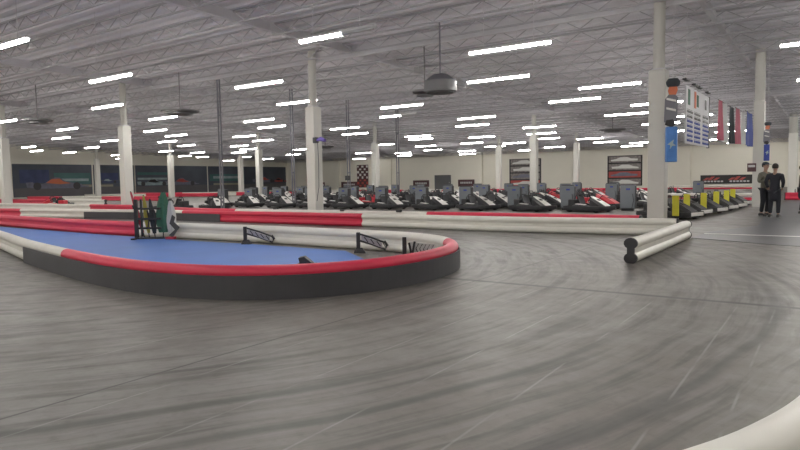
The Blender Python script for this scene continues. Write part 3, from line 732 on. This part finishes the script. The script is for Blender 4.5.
for s in (-1.35, 1.4):
    for k, (dx, m, hh) in enumerate(((-0.9, 'muralred', .3), (-0.35, 'muralred', .42), (0.2, 'muralred', .30))):
        b = MB(); b.rings([[Vector((s + dx + x, yy, z)) for x, z in ((-.3, .42), (.1, .42), (.5, .42 + hh), (.1, .42 + hh))] for yy in (-0.06, -0.045)]); b.build('emblem_stroke', MT[m], g)
    b = MB()
    for k in range(6): b.box((s - 0.9 + k * 0.36, -0.05, 0.27), (0.26, 0.02, 0.17))
    b.build('lettering', MT['whitecloth'], g)

# ================================================================== HANGING BOARDS AND FLAGS (right)
g = empty('score_board', (-4.22, 22.1, 2.47)); tag(g, 'large white hanging board with rows of dark lettering beside the largest column', 'board')
Lb = 4.25
MB().box((0, Lb / 2, 0.92), (0.05, Lb, 1.85)).build('board_panel', MT['paper'], g)
for k in range(7):
    for a, c in ((0.15, 1.0), (1.35, 2.4), (2.9, 4.0)):
        b = MB()
        yy = a
        while yy < c: 
            wd = random.uniform(0.12, 0.3); b.box((0.035, min(yy + wd / 2, c), 0.10 + k * 0.155), (0.012, wd * 0.8, 0.075)); yy += wd + 0.04
        b.box((0.03, (a + c) / 2, 0.17 + k * 0.155), (0.006, c - a, 0.012))
        b.build('text_row', MT['navy' if k < 5 else 'darkprint'], g)
for a, m, h in ((0.25, 'green', 0.5), (1.3, 'orange', 0.55), (1.75, 'green', 0.4), (3.3, 'darkprint', 0.35)):
    MB().box((0.035, a + 0.18, 1.5), (0.012, 0.3, h)).build('picture', MT[m], g)
MB().box((0, Lb, 0.92), (0.09, 0.10, 1.9)).build('edge_rail', MT['darkgrey'], g)
for yy in (0.1, 1.6, 2.4, 4.1): MB().box((0, yy, 2.02), (0.12, 0.55, 0.05)).build('hanger_bar', MT['black'], g)
for yy in (0.1, 2.1, 4.1): MB().box((0, yy, 3.25), (0.015, 0.015, 2.5)).build('hanger_wire', MT['steel'], g)
def hflag(y0, w_, m, label, z=2.85, h=1.6, x=-4.2):
    g = empty('hanging_flag', (x, y0, z)); tag(g, label, 'flag', 'large flags hanging from the ceiling')
    b = MB(); n = 14; rings = []
    for k in range(9):
        q = k / 8; pts = []
        for i in range(n + 1):
            s = i / n; sp = 0.82 + 0.18 * (1 - q)
            pts.append(Vector((0.10 * math.sin(s * 9 + q * 1.3) * (0.4 + 0.6 * (1 - q)), (0.5 + (s - 0.5) * sp) * w_, h * q)))
        rings.append(pts + [p + Vector((0.015, 0, 0)) for p in reversed(pts)])
    b.rings(rings); b.build('cloth', MT[m], g, True)
    MB().tube([(0, 0, h), (0, w_, h)], 0.02, 8).build('rod', MT['black'], g)
    for yy in (0.1, w_ - 0.1): MB().box((0, yy, h + (zc(y0) - .02 - z - h) / 2), (0.012, 0.012, zc(y0) - .02 - z - h)).build('hanger_wire', MT['steel'], g)
hflag(28.4, 1.0, 'fadedred', 'faded red flag hanging nearest the white lettered board')
hflag(29.5, 1.2, 'whitecloth', 'white flag hanging right after the faded red flag')
hflag(31.3, 1.5, 'darkcloth', 'dark green flag hanging between white and red ones')
hflag(33.2, 1.7, 'fadedred', 'red flag hanging left of the blue pair', 2.9, 1.65)
hflag(35.2, 1.4, 'whitecloth', 'white flag hanging between red and blue flags', 2.95, 1.6)
hflag(37.0, 3.4, 'navy', 'wide blue flag hanging beside the grey column', 2.95, 1.75)

def figure_banner(x, y, label, zt=4.28, s=1.0, low='bluep'):
    g = empty('figure_banner', (x, y, zt - 2.45 * s), R(20)); tag(g, label, 'banner', 'narrow hanging figure banners')
    def pf(name, P_, m, d_=0.0):
        b = MB(); b.rings([[Vector((px * s, yy + d_, z * s)) for px, z in P_] for yy in (-0.02, 0.02)]); return b.build(name, m, g, bevel=0.004)
    b = MB(); b.rings([[Vector((0.02 + r * math.cos(q * PI / 8), r * math.sin(q * PI / 8), z)) for q in range(16)] for r, z in ((0.15 * s, 2.22 * s), (0.19 * s, 2.28 * s), (0.20 * s, 2.36 * s), (0.14 * s, 2.45 * s))]); b.build('cap', MT['darkcloth'], g, True)
    pf('face_print', [(-0.08, 1.98), (0.10, 1.98), (0.15, 2.12), (0.12, 2.24), (-0.08, 2.24), (-0.12, 2.1)], MT['orange'])
    pf('torso_print', [(-0.22, 1.18), (0.14, 1.18), (0.16, 1.9), (0.08, 1.99), (-0.10, 1.99), (-0.20, 1.86)], MT['pipe'])
    for z in (1.80, 1.52): pf('stripe', [(-0.16, z + .04), (0.10, z - .03), (0.10, z + .03), (-0.16, z + .10)], MT['kartwhite'], -0.03)
    pf('glove_print', [(-0.20, 1.1), (0.0, 1.02), (0.10, 1.12), (0.02, 1.26), (-0.16, 1.24)], MT['darkprint'], -0.03)
    b = MB(); b.rings([[Vector(((px - 0.01) * s, py * s, z * s)) for px, py in ((-0.17, 0.05), (-0.13, -0.09), (0.14, -0.09), (0.18, 0.05))] for z in (0.0, 0.04, 0.98, 1.04)]); b.build('lower_panel', MT[low], g, bevel=0.02)
    pf('star_print', [(-0.03, .6), (.05, .66), (.02, .55), (.10, .48), (0, .47), (-.06, .38), (-.05, .49), (-.13, .52)], MT['muralpale'], -0.10)
    b = MB(); top = zc(y) - 0.02 - (zt - 2.45 * s); b.box((0.02, 0, (2.45 * s + top) / 2), (0.015, 0.015, top - 2.45 * s)); b.build('hanger_wire', MT['steel'], g)
figure_banner(-4.22, 20.2, 'narrow hanging figure banner in dark cap with blue lower part by largest column')
figure_banner(-2.65, 30.6, 'narrow hanging figure banner in dark cap above the two people', 3.6, 0.66, 'navy')

# ================================================================== PEOPLE
def skin(name, verts, edges, radii, m, parent, sub=2):
    me = bpy.data.meshes.new(name); me.from_pydata([Vector(v) for v in verts], edges, [])
    me.materials.append(m); o = bpy.data.objects.new(name, me); C.objects.link(o); o.parent = parent
    s = o.modifiers.new('skin', 'SKIN'); s.use_smooth_shade = True; s.branch_smoothing = 0.5
    for i, r_ in enumerate(radii):
        v = me.skin_vertices[0].data[i]; v.radius = r_ if isinstance(r_, tuple) else (r_, r_); v.use_root = (i == 0)
    ss = o.modifiers.new('sub', 'SUBSURF'); ss.levels = sub; ss.render_levels = sub
    return o
def chain(jts):
    return [p for p, _ in jts], [r_ for _, r_ in jts]
def person(loc, rz, h, label, top, bottom, long_coat, arms, cap=None, head_turn=0.0):
    """faces local -y. arms: for left(-x)/right(+x): (elbow, wrist) points"""
    g = empty('person', loc, rz); g.scale = (h / 1.76,) * 3; tag(g, label, 'person')
    V, E_, Rr = [], [], []
    def add(p, r_, par=None):
        V.append(p); Rr.append(r_); i = len(V) - 1
        if par is not None: E_.append((par, i))
        return i
    pel = add((0, 0, 0.95), (0.135, 0.10)); wa = add((0, 0, 1.12), (0.125, 0.095), pel); ch = add((0, 0.01, 1.32), (0.155, 0.11), wa); ns = add((0, 0.015, 1.44), (0.07, 0.06), ch)
    nk = add((0, 0.0, 1.51), 0.052, ns); hd0 = add((0, -0.02, 1.59), (0.066, 0.078), nk); hd = add((0, -0.02, 1.66), (0.078, 0.095), hd0); add((0, -0.01, 1.73), (0.055, 0.065), hd)
    for s, k in ((-1, 0), (1, 1)):
        hp = add((s * 0.095, 0, 0.88), 0.09, pel); kn = add((s * 0.11, -0.02, 0.49), 0.058, hp); an = add((s * 0.12, 0.03, 0.09), 0.038, kn); add((s * 0.13, -0.12, 0.04), 0.035, an)
        sh = add((s * 0.19, 0.01, 1.40), 0.058, ch); el = add(arms[k][0], 0.042, sh); wr = add(arms[k][1], 0.028, el)
    skin('body', V, E_, Rr, MT['skin'], g)
    # clothing, a little larger than the body
    V2, E2, R2 = [], [], []
    def add2(p, r_, par=None):
        V2.append(p); R2.append(r_); i = len(V2) - 1
        if par is not None: E2.append((par, i))
        return i
    lowz = 0.50 if long_coat else 0.88
    b0 = add2((0, 0, lowz), (0.20, 0.15) if long_coat else (0.165, 0.125)); b1 = add2((0, 0, 1.00), (0.17, 0.13), b0); b2 = add2((0, 0, 1.18), (0.16, 0.12), b1); b3 = add2((0, 0.01, 1.36), (0.205, 0.145), b2); add2((0, 0.015, 1.50), (0.11, 0.095), b3)
    for s, k in ((-1, 0), (1, 1)):
        sh = add2((s * 0.20, 0.01, 1.39), 0.09, b3); el = add2(arms[k][0], 0.060, sh); w_ = Vector(arms[k][0]).lerp(Vector(arms[k][1]), 0.9); add2(tuple(w_), 0.045, el)
    skin('coat' if long_coat else 'sweater', V2, E2, R2, top, g)
    V3 = [(0, 0, 0.96)]; E3 = []; R3 = [(0.15, 0.115)]
    for s in (-1, 1):
        k0 = len(V3); V3 += [(s * 0.095, 0, 0.86), (s * 0.11, -0.02, 0.49), (s * 0.12, 0.03, 0.11)]; R3 += [0.10, 0.075, 0.062]; E3 += [(0, k0), (k0, k0 + 1), (k0 + 1, k0 + 2)]
    skin('trousers', V3, E3, R3, bottom, g)
    for s in (-1, 1):
        b = MB(); b.rings([[Vector((s * 0.125 + xx * ww, yy, zz)) for xx, zz in ((-1, 0.0), (-1, zt * .7), (-.5, zt), (.5, zt), (1, zt * .7), (1, 0.0))] for yy, ww, zt in ((0.10, 0.040, 0.09), (0.04, 0.048, 0.12), (-0.06, 0.050, 0.09), (-0.14, 0.048, 0.06), (-0.19, 0.028, 0.035))])
        sh = b.build('shoe', MT['shoe'], g, True)
        MB().prism([(s * 0.125 + a, y_) for a, y_ in ((-.045, .10), (-.052, -.06), (-.045, -.15), (-.02, -.195), (.02, -.195), (.045, -.15), (.052, -.06), (.045, .10))], 0.0, 0.018).build('sole', MT['sole'], sh)
    # hands: palm and five fingers
    for k in (0, 1):
        s = -1 if k == 0 else 1
        el, wr = Vector(arms[k][0]), Vector(arms[k][1]); d = (wr - el).normalized(); side = Vector((s, 0, 0)); side = (side - d * side.dot(d)).normalized(); fwd = d.cross(side).normalized()
        if fwd.y > 0: fwd = -fwd
        hv, he, hr = [tuple(wr - d * 0.01), tuple(wr + d * 0.045), tuple(wr + d * 0.085)], [(0, 1), (1, 2)], [(0.026, 0.02), (0.036, 0.018), (0.038, 0.016)]
        skin('hand', hv, he, hr, MT['skin'], g, 1)
        for q, (o_, L_) in enumerate(((-0.03, 0.062), (-0.010, 0.075), (0.010, 0.070), (0.030, 0.055))):
            p0 = wr + d * 0.075 + fwd * o_; cl = side * -0.6
            p1 = p0 + (d + cl * 0.3) * L_ * 0.55; p2_ = p1 + (d + cl * 1.0).normalized() * L_ * 0.5
            skin('finger', [tuple(p0), tuple(p1), tuple(p2_)], [(0, 1), (1, 2)], [0.009, 0.0085, 0.007], MT['skin'], g, 1)
        p0 = wr + d * 0.03 + fwd * 0.02; skin('thumb', [tuple(p0), tuple(p0 + d * 0.03 + fwd * 0.035), tuple(p0 + d * 0.065 + fwd * 0.04)], [(0, 1), (1, 2)], [0.012, 0.010, 0.008], MT['skin'], g, 1)
    # head details
    def blob(name, c, r3, m, n=12, zmin=-1.0, cut=None):
        b = MB(); bm = b.bm; bmesh.ops.create_uvsphere(bm, u_segments=n * 2, v_segments=n, radius=1.0)
        if cut: bmesh.ops.delete(bm, geom=[v for v in bm.verts if cut(v.co)], context='VERTS')
        for v in bm.verts: v.co = Vector((c[0] + v.co.x * r3[0], c[1] + v.co.y * r3[1], c[2] + v.co.z * r3[2]))
        return b.build(name, m, g, True)
    blob('hair', (0, 0.005, 1.675), (0.098, 0.115, 0.115), MT['hair'], cut=lambda v: (v.z < -0.05 and v.y < 0.1) or (v.y < -0.55 and v.z < 0.45) or v.z < -0.62)
    blob('nose', (0, -0.117, 1.645), (0.014, 0.02, 0.022), MT['skin'], 6)
    for s in (-1, 1):
        blob('eye', (s * 0.031, -0.100, 1.668), (0.013, 0.008, 0.009), MT['hair'], 6); blob('ear', (s * 0.084, 0.0, 1.65), (0.012, 0.022, 0.034), MT['skin'], 6)
    blob('mouth', (0, -0.104, 1.605), (0.026, 0.006, 0.006), MT['redcloth'], 6)
    if cap:
        blob('cap', (0, 0.0, 1.70), (0.106, 0.122, 0.10), cap, cut=lambda v: v.z < -0.02)
        b = MB(); b.prism([(-0.075, -0.09), (-0.06, -0.19), (0.06, -0.19), (0.075, -0.09)], 1.70, 1.712); b.build('cap_brim', cap, g)
    return g
arms_down = (((-0.245, 0.03, 1.13), (-0.24, -0.02, 0.88)), ((0.245, 0.03, 1.13), (0.24, -0.02, 0.88)))
arms_front = (((-0.25, 0.04, 1.13), (-0.12, -0.22, 1.18)), ((0.25, 0.04, 1.13), (0.13, -0.23, 1.12)))
arms_pocket = (((-0.26, 0.06, 1.14), (-0.20, -0.06, 0.96)), ((0.26, 0.06, 1.14), (0.20, -0.06, 0.96)))
person((-2.17, 24.75, 0.008), R(55), 1.80, 'standing person in grey green sweater, dark trousers and dark cap', MT['sweater'], MT['trousers'], False, arms_front, MT['darkcloth'])
person((-1.83, 24.05, 0.008), R(170), 1.74, 'standing person in long dark coat seen from behind', MT['coat'], MT['trousers'], True, arms_pocket)
person((-1.17, 26.3, 0.008), R(90), 1.70, 'person in dark clothes half cut off at right picture edge', MT['coat'], MT['trousers'], True, arms_down)
